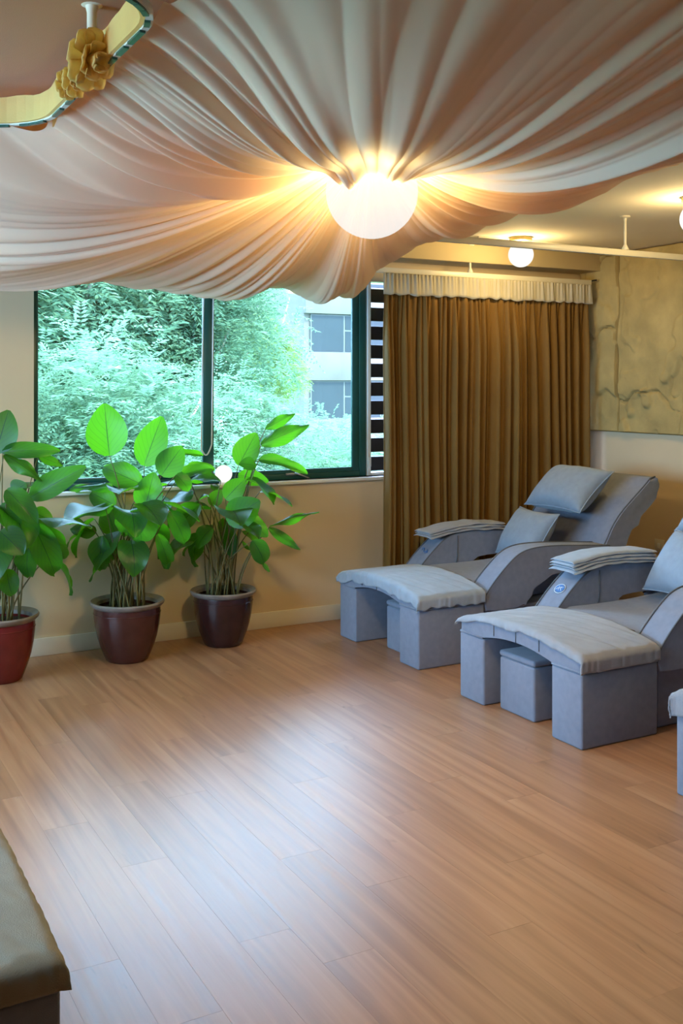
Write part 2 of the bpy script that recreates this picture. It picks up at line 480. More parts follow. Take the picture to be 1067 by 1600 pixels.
# louvred window beside it
win2 = struct(empty('window_2', (WR, FY0, WZ0)))
def w2(o): o.parent = win2; o.matrix_parent_inverse = Matrix.Translation(win2.location).inverted(); return o
w2(box('louvre_frame', WR + .005, WR + .03, FY0 - .01, FY1, WZ0 + .002, WZ1, M['white_plastic'], bev=.003))
w2(box('louvre_frame', WX1 - .03, WX1 - .005, FY0 - .01, FY1, WZ0 + .002, WZ1, M['white_plastic'], bev=.003))
w2(box('louvre_sill', WR + .03, WX1 - .03, FY0 - .01, FY1, WZ0 + .002, WZ0 + .02, M['white_plastic'], bev=.003))
zz = WZ0 + .075
bm = bmesh.new(); bm_box(bm, 0, WX1 - WR - .06, -.004, .004, -.047, .047, .002, 1)
sl = None
while zz < WZ1 - .03:
    if sl is None:
        sl = bm_obj('louvre_slat', bm, M['louvre']); o = sl
    else:
        o = sl.copy(); COL.objects.link(o)
    o.parent = win2
    o.location = (.03, .03, zz - WZ0); o.rotation_euler = (math.radians(-14), 0, 0)
    zz += .123
w2(box('louvre_lever', WR + .0, WR + .022, FY0 - .03, FY0 - .01, WZ0 + .06, WZ0 + .12, M['white_plastic'], bev=.005))

# blind cord hanging on the mullion
cd = tag(empty('blind_cord', (2.28, FY0 - .03, WZ1)), 'thin white looped blind cord hanging down the dark window mullion', 'cord')
pl = [(-.03 - .025 * (1 - t) ** 2 * 0 - .02 * math.sin(t * PI / 2), 0, -t * 1.06) for t in np.linspace(0, 1, 16)]
pr = [(.03 - .012 * t, 0.004, -t * 1.03) for t in np.linspace(0, 1, 16)]
lo = [(-.05 + .068 * (t) , 0, -1.06 - .05 * math.sin(t * PI) + .03 * t) for t in np.linspace(0, 1, 9)][1:-1]
tube('cord_loop', pl + lo + pr[::-1], .0045, M['cord'], cd, 6)

# ------------------------------------------------------------------ stone relief panels on the right wall
def stone_panel(y0, y1, z0, z1, seed, label):
    r = np.random.default_rng(seed)
    ny, nz = int((y1 - y0) / .009), int((z1 - z0) / .009)
    yy, zz = np.meshgrid(np.linspace(y0, y1, ny + 1), np.linspace(z0, z1, nz + 1))
    def vnoise(sc, sd):
        rr = np.random.default_rng(sd); g = rr.uniform(-1, 1, (64, 64))
        a = (yy * sc + 17.3) % 63; b = (zz * sc + 5.1) % 63
        i = a.astype(int); j = b.astype(int); fa = a - i; fb = b - j
        fa = fa * fa * (3 - 2 * fa); fb = fb * fb * (3 - 2 * fb)
        return (g[i, j] * (1 - fa) + g[(i + 1) % 64, j] * fa) * (1 - fb) + (g[i, (j + 1) % 64] * (1 - fa) + g[(i + 1) % 64, (j + 1) % 64] * fa) * fb
    h = .018 * vnoise(2.2, seed) + .008 * vnoise(7, seed + 1) + .004 * vnoise(19, seed + 2)
    # split ledges: terraces of cleft stone
    t = vnoise(1.6, seed + 5) + .45 * vnoise(5, seed + 6) + .2 * vnoise(13, seed + 7) - .45 * (zz - z0) + .12
    h += .028 / (1 + np.exp(-(t) * 45)) * np.clip(1.25 - (zz - z0) * .5, 0.25, 1)
    t2 = vnoise(2.6, seed + 15) + .5 * vnoise(6, seed + 16) + .3 * vnoise(15, seed + 17)
    h += .012 / (1 + np.exp(-(t2 - .35) * 50))
    c1 = vnoise(1.9, seed + 21) + .5 * vnoise(4.3, seed + 22) + .25 * vnoise(11, seed + 23)
    msk = np.clip(vnoise(1.3, seed + 24) * 2.2 + .55 - .55 * (zz - z0), 0, 1)
    h -= .030 * np.exp(-(c1 / .035) ** 2) * msk
    ed = np.minimum(np.minimum(yy - y0, y1 - yy), np.minimum(zz - z0, z1 - zz))
    h = np.where(ed < 1e-6, -.012, h)
    xs = X1 - .035 - np.maximum(h, -.03)
    V = list(zip(xs.ravel(), yy.ravel(), zz.ravel()))
    n = ny + 1
    Fc = [(j * n + i, j * n + n + i, j * n + n + i + 1, j * n + i + 1) for j in range(nz) for i in range(ny)]
    k = len(V)
    # side walls back to the wall face
    ring = [j * n for j in range(nz + 1)] + [nz * n + i for i in range(1, ny + 1)] + [j * n + ny for j in range(nz - 1, -1, -1)] + [i for i in range(ny - 1, 0, -1)]
    for q in ring: V.append((X1 - .001, V[q][1], V[q][2]))
    for a in range(len(ring)):
        b = (a + 1) % len(ring)
        Fc.append((ring[a], k + a, k + b, ring[b]))
    o = mesh('stone_panel', V, Fc, M['stone'])
    o.data.set_sharp_from_angle(angle=math.radians(50))
    return tag(o, label, 'wall panel', 'cast stone panels on the right wall')
stone_panel(5.415, 5.80, 1.165, ZC - .002, 31, 'rough tan cast stone wall panel hanging right beside the brown curtain')
stone_panel(3.62, 5.41, 1.165, ZC - .002, 47, 'wide tan cast stone wall panel with deep cracks above the reclining chairs')
stone_panel(1.95, 3.615, 1.165, ZC - .002, 53, 'tan cast stone wall panel farthest along the wall from the curtain')

# socket on the right wall
so = tag(empty('wall_socket', (X1 - .001, 5.00, .42)), 'small cream wall socket low on the wall behind the chairs', 'socket')
YS = 5.06
so.location = (X1 - .001, YS, .42)
box('plate', -.008, 0, -.043, .043, -.043, .043, M['base'], so, .004)
box('switch_rocker', -.013, -.008, -.012, .012, -.018, .018, M['white_plastic'], so, .002)

# ------------------------------------------------------------------ ceiling vent strip
vent = tag(empty('ceiling_vent', (4.45, 5.36, ZC)), 'long white linear air grille set in the ceiling by the curtain', 'vent')
box('vent_frame', -.62, .55, -.115, -.10, -.012, 0, M['white_metal'], vent, .002)
box('vent_frame', -.62, .55, .10, .115, -.012, 0, M['white_metal'], vent, .002)
bm = bmesh.new(); bm_box(bm, -.62, .55, -.008, .008, -.010, 0, .002, 1)
vs0 = None
for k in range(6):
    if vs0 is None: vs0 = bm_obj('vent_slat', bm, M['white_metal'], vent); o = vs0
    else: o = vs0.copy(); COL.objects.link(o)
    o.location = (0, -.08 + k * .032, 0); o.rotation_euler = (math.radians(25), 0, 0)

# ------------------------------------------------------------------ curtain tracks
def hanger(parent, x, y, z0, z1):
    V, Fc = [], []
    prof = [(.0, z1 - .0), (.028, z1 - .0), (.028, z1 - .008), (.010, z1 - .014), (.0075, z1 - .03), (.0075, z0 + .03), (.012, z0 + .022), (.020, z0 + .004), (.020, z0), (.0, z0)]
    o = lathe('hanger', prof, M['white_metal'], parent, 16); o.location = (x, y, 0)
    return o
TZ = 2.20
t1 = tag(empty('curtain_track', (0, 0, 0)), 'white ceiling curtain rail carrying the brown curtain', 'curtain rail', 'white hung curtain rails')
CY = 5.60
box('rail', 3.28, 5.06, CY - .014, CY + .014, TZ, TZ + .034, M['white_metal'], t1, .004)
hanger(t1, 4.02, CY, TZ + .034, ZC); 
o = tube('end_hook', [(5.05, CY, TZ + .02), (5.07, CY, TZ + .03), (5.10, CY - .02, TZ + .035)], .006, M['louvre'], t1)
t2 = tag(empty('curtain_track', (0, 0, 0)), 'bare white ceiling curtain rail hung between the two reclining chairs', 'curtain rail', 'white hung curtain rails')
TY = 4.24
box('rail', 2.15, X1 - .06, TY - .014, TY + .014, TZ + .0, TZ + .034, M['white_metal'], t2, .004)
for xx in (2.90, 4.08, 5.0): hanger(t2, xx, TY, TZ + .034, ZC)

# ------------------------------------------------------------------ brown curtain
cur = tag(empty('brown_curtain', (0, CY, 0)), 'floor-length brown pleated curtain with white heading tape hanging from the rail', 'curtain')
NF = 420; CX0, CX1 = 3.36, 5.04
u = np.linspace(0, 1, NF + 1)
na, nb_, nc = Noise1(22, 1), Noise1(47, 2), Noise1(90, 3)
warp = u + .012 * Noise1(14, 9)(u) + .006 * Noise1(31, 8)(u)
ph = warp * 21 * 2 * PI
fold_low = np.sin(ph + 1.2 * na(u)) * (.6 + .4 * na(u + .3)) + .45 * np.sin(ph * 2 + 3 * nb_(u)) + .25 * nb_(u)
fold_top = np.sin(ph * 2.0 + 2 * nb_(u)) * .6 + .5 * nc(u)
def curtain_sheet(name, z0, z1, nz, m, top_amp, amp, dy=0.0, sharp=True):
    V = []
    for j in range(nz + 1):
        t = j / nz; z = z0 + (z1 - z0) * t
        k = np.clip((TZ - z) / .55, 0, 1); k = k * k * (3 - 2 * k)
        f = fold_top * top_amp * (1 - k) + fold_low * amp * k
        f = f + .004 * np.sin(ph * .5 + z * 2.2)
        xx = CX0 + (CX1 - CX0) * u + .012 * k * np.cos(ph) * .8 + .012 * np.sin(z * 1.7 + u * 9) * k
        for i in range(NF + 1): V.append((xx[i], dy + f[i], z))
    n = NF + 1
    Fc = [(j * n + i, j * n + i + 1, j * n + n + i + 1, j * n + n + i) for j in range(nz) for i in range(NF)]
    o = mesh(name, V, Fc, m, cur)
    md = o.modifiers.new('thickness', 'SOLIDIFY'); md.thickness = .004; md.offset = 0
    return o
curtain_sheet('curtain_cloth', .015, TZ - .125, 40, M['curtain'], .016, .042)
# heading tape: overlapping pleated flaps
V, Fc = [], []
nh = 420
for j in range(9):
    t = j / 8; z = TZ - .135 + .135 * t
    for i in range(nh + 1):
        s = i / nh
        saw = (s * 19 + .3 * float(na(s))) % 1.0
        f = -.016 - .02 * saw * (1 - .4 * t) - .006 * math.sin(s * 60 * 2 * PI) * t
        zz = z + .003 * math.sin(s * 19 * 2 * PI + 1) * (1 - t) + .007 * float(nb_(s)) * (1 - t)
        V.append((CX0 - .015 + (CX1 - CX0 + .03) * s, f, zz))
n = nh + 1
Fc = [(j * n + i, j * n + i + 1, j * n + n + i + 1, j * n + n + i) for j in range(8) for i in range(nh)]
o = mesh('heading_tape', V, Fc, M['heading'], cur)
md = o.modifiers.new('thickness', 'SOLIDIFY'); md.thickness = .003

# ------------------------------------------------------------------ lamps
def sphere_vf(r, nu=40, nv=24):
    V, Fc = [], []
    for j in range(nv + 1):
        th = PI * (.0005 + .999 * j / nv)
        for i in range(nu):
            a = 2 * PI * i / nu
            V.append((r * math.sin(th) * math.cos(a), r * math.sin(th) * math.sin(a), r * math.cos(th)))
    for j in range(nv):
        for i in range(nu):
            Fc.append((j * nu + i, (j + 1) * nu + i, (j + 1) * nu + (i + 1) % nu, j * nu + (i + 1) % nu))
    return V, Fc
def bulb(parent, z, watts, color, rad):
    d = bpy.data.lights.new('bulb', 'POINT'); d.energy = watts; d.color = color; d.shadow_soft_size = rad
    o = bpy.data.objects.new('bulb', d); COL.objects.link(o); o.parent = parent; o.location = (0, 0, z)
    return o
WARM = (1.0, .72, .30)
GX, GY, GZ, GR = 1.816, 3.11, 2.165, .160
gl = tag(empty('globe_pendant', (GX, GY, ZC)), 'large glowing white globe lamp at the gathered centre of the draped fabric', 'lamp')
V, Fc = sphere_vf(GR); o = mesh('globe', V, Fc, M['globe'], gl); o.location = (0, 0, GZ - ZC)
lathe('lamp_holder', [(0, 0), (.055, 0), (.055, -.02), (.03, -.03), (.03, GZ + GR - ZC - .004), (0, GZ + GR - ZC - .004)], M['brass'], gl, 24)
bulb(gl, GZ - ZC - .05, 98, WARM, .09)
SR = .079
def ceiling_globe(x, y, label, watts=24, group='small ceiling globes'):
    g = tag(empty('ceiling_globe_lamp', (x, y, ZC)), label, 'lamp', group)
    lathe('lamp_base', [(0, 0), (.07, 0), (.07, -.022), (.045, -.034), (0, -.034)], M['brass'], g, 28)
    V, Fc = sphere_vf(SR, 28, 16); o = mesh('globe', V, Fc, M['globe_small'], g); o.location = (0, 0, -.03 - SR)
    bulb(g, -.03 - SR, watts, WARM, .05)
    return g
ceiling_globe(4.10, 5.17, 'small white ceiling globe lamp beside the brown curtain rail')
ceiling_globe(3.97, 3.64, 'small white ceiling globe lamp over the chairs away from the curtain')
ceiling_globe(-.20, 2.05, 'added unseen ceiling globe lamp inside the hanging frame over the khaki towel', 12)  # unseen lamp, added to warm the ceiling inside the frame
ceiling_globe(-.60, 3.64, 'added unseen ceiling globe lamp between the hanging frame and the left window')  # added out of view to bring warm light to the left side
# small ball lamp on the sill
bl = tag(empty('ball_lamp', (2.365, Y1 - .0, WZ0)), 'small round white ball lamp standing on the window sill among leaves', 'lamp')
lathe('lamp_foot', [(0, 0), (.026, 0), (.026, .008), (.016, .012), (0, .012)], M['white_plastic'], bl, 20)
V, Fc = sphere_vf(.052, 28, 16); o = mesh('globe', V, Fc, M['globe_small'], bl); o.location = (0, 0, .06)

# ------------------------------------------------------------------ ceiling drape
DX0, DX1, DY0, DY1 = .72, 3.02, 1.25, 5.42
ZG = 2.285
drape = tag(empty('ceiling_drape', (GX, GY, ZC)), 'peach voile ceiling canopy gathered round the globe lamp and sagging in long folds', 'drape')
def boundary(th):
    c, s = math.cos(th), math.sin(th)
    best = 1e9
    if c > 1e-6: best = min(best, (DX1 - GX) / c)
    if c < -1e-6: best = min(best, ((DX0 if (th < 0 or th > math.radians(171)) else .05) - GX) / c)
    if s > 1e-6: best = min(best, (DY1 - GY) / s)
    if s < -1e-6: best = min(best, (DY0 - GY) / s)
    return best
NT = 2400
ths = np.linspace(-PI, PI, NT + 1)
Rb = np.array([boundary(t) for t in ths])
# round the plan corners a little
ker = np.hanning(81); ker /= ker.sum()
Rb = np.convolve(np.concatenate([Rb[-161:-1], Rb, Rb[1:161]]), ker, 'same')[160:-160]
bx, by = Rb * np.cos(ths), Rb * np.sin(ths)
per = np.concatenate([[0], np.cumsum(np.hypot(np.diff(bx), np.diff(by)))]); per /= per[-1]
ucoord = .5 * per + .5 * (ths + PI) / (2 * PI)
f1, f2, f3, f4 = Noise1(46, 101), Noise1(97, 102), Noise1(190, 103), Noise1(17, 104)
def ridge(n):                      # crisp crests
    return 1 - 2 * np.abs(n)
# direction dependent sag (angles: 0 = +X right, 90 = +Y window, 180 = -X left, -90 = near)
def lerp_angle(keys, th):
    d = np.degrees(th) % 360
    ks = sorted((k % 360, v) for k, v in keys)
    xs = [ks[-1][0] - 360] + [k for k, _ in ks] + [ks[0][0] + 360]
    ys = [ks[-1][1]] + [v for _, v in ks] + [ks[0][1]]
    return np.interp(d, xs, ys)
SAG = [(0, .10), (30, .12), (50, .17), (58, .22), (63, .37), (69, .41), (73, .34), (78, .36), (90, .38), (120, .39), (140, .38), (160, .24), (185, .14), (215, .12), (250, .15), (290, .16), (330, .10)]
PK = [(0, .5), (50, .55), (70, .66), (120, .66), (140, .6), (180, .5), (230, .35), (300, .33), (340, .42)]
ZO = [(0, 2.33), (60, 2.34), (90, 2.36), (140, 2.36), (165, 2.34), (180, 2.31), (220, 2.31), (270, 2.36), (320, 2.36)]
def drape_panel(a0, a1, seed, dz, rin, rot, dip=0.0):
    i0 = int((math.radians(a0) + PI) / (2 * PI) * NT); i1 = int((math.radians(a1) + PI) / (2 * PI) * NT)
    idx = np.arange(i0, i1 + 1) % NT
    th = ths[idx]; R = Rb[idx]; uc = ucoord[idx]
    sag = lerp_angle(SAG, th); pk = lerp_angle(PK, th); zo = lerp_angle(ZO, th)
    NS = 84
    V = np.zeros((NS + 1, len(idx), 3))
    for j in range(NS + 1):
        s = (j / NS) ** 1.15
        p = 1.15; q = p * (1 - pk) / pk
        peak = pk ** p * (1 - pk) ** q
        shp = (max(s, 1e-6) ** p) * (np.clip(1 - s, 0, 1) ** q) / peak
        uu = uc + seed * .137 + .006 * np.sin(3 * s + uc * 40) * s
        low = f4(uu)                                   # calm and busy stretches
        busy = np.clip(.62 + .6 * low, .22, 1.15)
        a = ridge(f1(uu + .004 * np.sin(5 * s))) * 1.0 * busy
        b = ridge(f2(uu)) * .5 * busy
        c = ridge(f3(uu + .002 * s)) * .3 * (busy ** 1.5)
        A = (.082 + .03 * (dip > 0)) * (s ** .8) * (1 - .6 * s) + .005
        fold = A * (a + b + c - .5)
        r = rin + (R - rin) * s
        z = ZG + dz + (zo - ZG - dz) * s - sag * shp + fold * (1 - .5 * np.exp(-((s - .0) / .05)))
        z = z - dip * np.exp(-((s - .10) / .085) ** 2) * (np.exp(-((np.degrees(th) + 136) / 15) ** 2) + .75 * np.exp(-((np.degrees(th) + 106) / 14) ** 2))
        twist = .03 * s * (1 - s) * f1(uu * .5) + rot * (1 - s) ** 3
        V[j, :, 0] = r * np.cos(th + twist); V[j, :, 1] = r * np.sin(th + twist); V[j, :, 2] = z - ZC
    n = len(idx)
    Vl = V.reshape(-1, 3)
    Fc = [(j * n + i, j * n + i + 1, j * n + n + i + 1, j * n + n + i) for j in range(NS) for i in range(n - 1)]
    o = mesh('fabric_panel', Vl, Fc, M['drape_double'] if dip else M['drape'], drape)
    return o
drape_panel(-165, -38, 0, .0, .115, 0, .085)       # near
drape_panel(-42, 58, 0, .0, .115, 0)            # right
drape_panel(54, 150, 0, -.004, .120, 0)         # towards the window
drape_panel(146, 198, 0, .0, .115, 0)           # left

# ------------------------------------------------------------------ hung frame at the left edge of the drape, with flowers
HZ = 2.30
hp = []
tag(box('ceiling_lining', -1.2, 1.1, 1.3, 3.9, ZC - .012, ZC - .001, M['lining'], None, .003), 'peach orange fabric lining stretched flat on the ceiling inside the hanging frame', 'ceiling lining')
hx0, hx1, hy0, hy1, hr = -.75, .70, 1.98, 3.24, .22
def arc(cx_, cy_, a0, a1, n=10):
    return [(cx_ + hr * math.cos(math.radians(a0 + (a1 - a0) * i / n)), cy_ + hr * math.sin(math.radians(a0 + (a1 - a0) * i / n))) for i in range(n + 1)]
hp += arc(hx1 - hr, hy0 + hr, -90, 0) + arc(hx1 - hr, hy1 - hr, 0, 90) + arc(hx0 + hr, hy1 - hr, 90, 180) + arc(hx0 + hr, hy0 + hr, 180, 270)
dense = []
for i in range(len(hp)):
    a, b = hp[i], hp[(i + 1) % len(hp)]
    k = max(1, int(math.dist(a, b) / .03))
    for q in range(k): dense.append((a[0] + (b[0] - a[0]) * q / k, a[1] + (b[1] - a[1]) * q / k))
hoop = tag(empty('hanging_frame', (0, 0, HZ)), 'rounded hanging frame wrapped in yellow satin with a dark sequin edge', 'frame')
nd = len(dense)
def strip(name, off, z0, z1, th_, m, wob=0.0):
    V, Fc = [], []
    for i, (px_, py_) in enumerate(dense):
        a, b = dense[i - 1], dense[(i + 1) % nd]
        tx, ty = b[0] - a[0], b[1] - a[1]; l = math.hypot(tx, ty); nx, ny = ty / l, -tx / l
        wv = wob * math.sin(i * 1.7) * .5 + wob * math.sin(i * .63)
        for (o_, z_) in ((off, z0), (off + th_, z0), (off + th_, z1 + wv), (off, z1 + wv)):
            V.append((px_ + nx * o_, py_ + ny * o_, z_))
    for i in range(nd):
        j = (i + 1) % nd
        for k in range(4):
            Fc.append((i * 4 + k, i * 4 + (k + 1) % 4, j * 4 + (k + 1) % 4, j * 4 + k))
    return mesh(name, V, Fc, m, hoop, smooth=False)
strip('satin_band', -.012, -.022, .052, .010, M['yellow'], .004)
strip('white_ribbon', .0, -.026, -.008, .016, M['trim_white'])
# dark sequin dashes under the ribbon
dash_me = None
i = 0
while i < nd:
    L_ = random.choice([1, 1, 2, 3])
    for k in range(L_):
        if i + k < nd:
            a = dense[(i + k) % nd]; b = dense[(i + k + 1) % nd]
            if dash_me is None:
                b2 = bmesh.new(); bm_box(b2, -.016, .016, -.0065, .0065, -.003, .003)
                dash_me = bpy.data.meshes.new('sequin'); b2.to_mesh(dash_me); b2.free(); dash_me.materials.append(M['trim_green'])
            o = link('sequin', dash_me, None, hoop)
            o.location = ((a[0] + b[0]) / 2 + .004, (a[1] + b[1]) / 2, -.0285)
            o.rotation_euler = (0, 0, math.atan2(b[1] - a[1], b[0] - a[0]))
    i += L_ + random.choice([1, 1, 2])
h_ = hanger(hoop, hx1 - .035, 2.47, 0, ZC - HZ)
h_.scale = (1.6, 1.6, 1)
def flower(x, y, z, r, label, seed, tilt):
    rr = random.Random(seed)
    f = tag(empty('fabric_flower', (x, y, z)), label, 'flower', 'yellow satin flowers on the hanging frame')
    f.rotation_euler = tilt
    k = 0
    for ring, (cnt, rad, h, op) in enumerate(((4, .32, .55, .15), (6, .62, .45, .45), (8, 1.0, .25, .8))):
        for q in range(cnt):
            a0 = 2 * PI * (q + .5 * ring) / cnt + rr.uniform(-.15, .15)
            wv = rr.uniform(.8, 1.2)
            def fn(uu, vv, a0=a0, cnt=cnt, rad=rad, h=h, op=op, wv=wv):
                an = a0 + (uu - .5) * 2 * PI / cnt * 1.5
                rr_ = r * (.12 + (rad - .12) * vv * (1 - .25 * (2 * uu - 1) ** 2))
                z_ = r * (h * vv * (1.3 - op * vv) + .10 * math.sin(uu * 9 + a0 * 3) * vv * wv)
                return (rr_ * math.cos(an), rr_ * math.sin(an), z_)
            grid_mesh('petal', 6, 5, fn, M['yellow'], f, .002)
    return f
flower(.655, 2.46, 2.275, .075, 'large yellow satin rosette on the hanging frame under the hanger', 1, (math.radians(110), 0, math.radians(25)))
flower(.655, 2.60, 2.262, .046, 'mid-sized yellow satin rosette beside the large one on the frame', 2, (math.radians(100), .2, math.radians(30)))
flower(.660, 2.70, 2.275, .040, 'smallest yellow satin rosette at the end of the flower row', 3, (math.radians(95), -.2, math.radians(20)))

# ------------------------------------------------------------------ reclining spa chairs
W2 = .43
def arc_pts(prof): return [(x, 0, z) for x, z in prof]
def make_chair(loc, rz, label, emblem, arch=.048):
    root = tag(empty('reclining_chair', loc, rz), label, 'chair', 'grey reclining massage chairs')
    # footrest: arched pad on two box legs
    def padfn():
        bm = bmesh.new(); n = 28
        rows = []
        for i in range(n + 1):
            y = -W2 + 2 * W2 * i / n; k = y / W2
            zt = .375 + arch * (1 - k * k)
            kb = min(1, abs(y) / .245); zb = .318 + .030 * (1 - kb * kb)
            rows.append([bm.verts.new((x, y, z)) for x, z in ((0, zb), (0, zt), (.44, zt), (.44, zb))])
        for i in range(n):
            for k in range(4):
                bm.faces.new((rows[i][k], rows[i][(k + 1) % 4], rows[i + 1][(k + 1) % 4], rows[i + 1][k]))
        fa = bm.faces.new(rows[0]); fb = bm.faces.new(rows[-1][::-1])
        es = [e for e in bm.edges if abs(e.verts[0].co.x - e.verts[1].co.x) < 1e-5 and min(e.verts[0].co.z, e.verts[1].co.z) > .36]
        es += [e for e in list(fa.edges) + list(fb.edges) if min(e.verts[0].co.z, e.verts[1].co.z) > .36]
        es += [e for e in list(fa.edges) + list(fb.edges) if abs(e.verts[0].co.z - e.verts[1].co.z) > .03]
        bmesh.ops.bevel(bm, geom=list(set(es)), offset=.02, segments=3, profile=.5, affect='EDGES')
        return bm
    pad = bm_obj('footrest_pad', padfn(), M['chair'], root, angle=45)
    for s in (-1, 1):
        box('footrest_leg', 0, .425, min(s * .24, s * W2), max(s * .24, s * W2), 0, .312, M['chair'], root, .010, 3)
        tube('seam_piping', [(-.001, s * .245, .316), (-.001, s * (W2 - .008), .316), (.01, s * (W2 + .001), .316), (.42, s * (W2 + .001), .316)], .0045, M['chair'], pad, 6)
    for yy in (-.16, 0, .16):
        zt = .372 + arch * (1 - (yy / W2) ** 2)
        tube('pad_seam', [(-.001, yy, .345), (-.002, yy, zt - .012)], .0025, M['piping'], pad, 5)
    box('footrest_back_panel', .385, .42, -.24, .24, .01, .325, M['shadow_cloth'], root, .003)  # added panel, coloured dark as the shaded hollow behind the stool
    box('base', .475, 1.46, -.375, .375, 0, .268, M['chair'], root, .012, 3)
    # seat cushion
    sp = smooth_poly([(.455, .275), (.45, .375), (.47, .405), (.75, .40), (1.0, .405), (1.24, .43), (1.26, .275)], 1)
    extrude_xz('seat', sp, -.268, .268, M['chair'], root, .022)
    tube('seat_piping', [(.462, -.255, .400), (.462, .255, .400)], .004, M['piping'], root, 6)
    # armrests
    top = [(.425, .30), (.43, .345), (.50, .425), (.60, .515), (.67, .562), (.76, .583), (.90, .585), (1.10, .572), (1.33, .555)]
    under = [(1.34, .43), (1.10, .432), (.92, .43), (.82, .405), (.75, .345), (.71, .275), (.70, .262), (.44, .262)]
    tops = smooth_poly(top, 2, False)
    prof = tops + smooth_poly(under, 1, False)
    for s in (-1, 1):
        ya, yb = (.272, W2) if s > 0 else (-W2, -.272)
        arm = extrude_xz('armrest', prof, ya, yb, M['chair'], root, .014)
        for yy in (ya + .004, yb - .004):
            tube('piping', [(x, yy, z + .001) for x, z in tops[1:]], .0048, M['piping'], arm, 6)
        tube('arm_seam', [(.70, s * .2705, .30), (.735, s * .2705, .43), (.74, s * .2705, .565)], .003, M['piping'], arm, 5)
    # embroidered mark on the sloping front of the arm beyond
    ez = Vector((.555, s * 0, .476)); d_ = Vector((.10, 0, .09)).normalized()
    nrm = Vector((-d_.z, 0, d_.x))
    def onslope(a, b, lift=.004):      # a along the slope, b across
        x_ = .555 + d_.x * a + nrm.x * lift; z_ = .4735 + d_.z * a + nrm.z * lift
        return (x_, .351 + b, z_)
    em = [onslope(.028 * math.sin(t), .034 * math.cos(t)) for t in np.linspace(0, 2 * PI, 29)]
    if emblem == 'badge':
        Vd = [onslope(0, 0, .0050)] + [onslope(.023 * math.sin(t), .029 * math.cos(t), .0050) for t in np.linspace(0, 2 * PI, 29)[:-1]]
        e0 = mesh('emblem', Vd, [(0, 1 + i, 1 + (i + 1) % 28) for i in range(28)], M['emblem'], root, False)
        md = e0.modifiers.new('thickness', 'SOLIDIFY'); md.thickness = .002
        tube('emblem_rim', em, .0020, M['emblem_rim'], e0, 5)
        for q in (-1, 0, 1):
            tube('emblem_stroke', [onslope(-.016 + .008 * math.sin(t * 3 + q), q * .016 + .012 * (t - .5), .0068) if False else onslope(-.012 + .024 * t, q * .013 + .007 * math.sin(t * 5 + q), .0068) for t in np.linspace(0, 1, 7)], .0018, M['emblem_rim'], e0, 5)
    else:
        e0 = tube('emblem', [onslope(.010 * math.sin(t * 9) - .012 + .02 * t, -.035 + .07 * t) for t in np.linspace(0, 1, 22)], .0024, M['emblem'], root, 5)
        tube('emblem_stroke', [onslope(-.022, -.02), onslope(.002, -.028), onslope(.012, -.012)], .002, M['emblem'], e0, 5)
        tube('emblem_stroke', [onslope(-.004, .03), onslope(.014, .04), onslope(.018, .026)], .002, M['emblem'], e0, 5)
    # backrest
    front = [(1.14, .395), (1.22, .44), (1.30, .50), (1.355, .575), (1.40, .655), (1.47, .735), (1.57, .815), (1.66, .885), (1.705, .925)]
    back = [(1.745, .935), (1.785, .905), (1.785, .86), (1.73, .79), (1.64, .72), (1.56, .655), (1.50, .55), (1.46, .42), (1.42, .272), (1.14, .272)]
    fs = smooth_poly(front, 1, False)
    bk = extrude_xz('backrest', fs + smooth_poly(back, 1, False), -.385, .385, M['chair'], root, .026, 4)
    for s in (-1, 1):
        tube('piping', [(x - .002, s * .374, z + .002) for x, z in fs] + [(1.745, s * .374, .937)], .0045, M['piping'], bk, 6)
    return root
C1 = (2.95, 5.00); C2 = (2.89, 3.68); C3 = (2.89, 2.315); C4 = (.49, 2.475)
make_chair((C1[0], C1[1], 0), 0, 'grey reclining massage chair in the corner right in front of the brown curtain', 'mark')
make_chair((C2[0], C2[1], 0), 0, 'grey reclining massage chair with round blue arm badge, second from the curtain', 'badge')
make_chair((C3[0], C3[1], 0), 0, 'grey reclining massage chair third from the curtain, only its footrest corner showing', 'badge')
make_chair((C4[0], C4[1], 0), PI, 'reclining massage chair under a khaki towel facing the row of grey chairs', 'mark', .012)

def place(o, c, rz=0.0):
    o.location = (c[0], c[1], 0); o.rotation_euler = (0, 0, rz)

# small stools tucked in the footrests
def stool(c, rz, lx, ly, label, w=.25, h=.272):
    s = tag(empty('small_stool', (c[0] + lx * math.cos(rz) - ly * math.sin(rz), c[1] + lx * math.sin(rz) + ly * math.cos(rz), 0), rz), label, 'stool', 'grey cube stools under the footrests')
    box('stool_body', 0, .27, -w / 2, w / 2, 0, h - .03, M['chair'], s, .012, 3)
    box('stool_top', -.002, .272, -w / 2 - .002, w / 2 + .002, h - .028, h, M['chair'], s, .012, 3)
    return s
stool(C1, 0, .10, -.06, 'grey cube stool tucked under the footrest of the chair nearest the curtain', .24)
stool(C2, 0, .05, .06, 'grey cube stool tucked under the footrest of the chair with the round badge', .25)

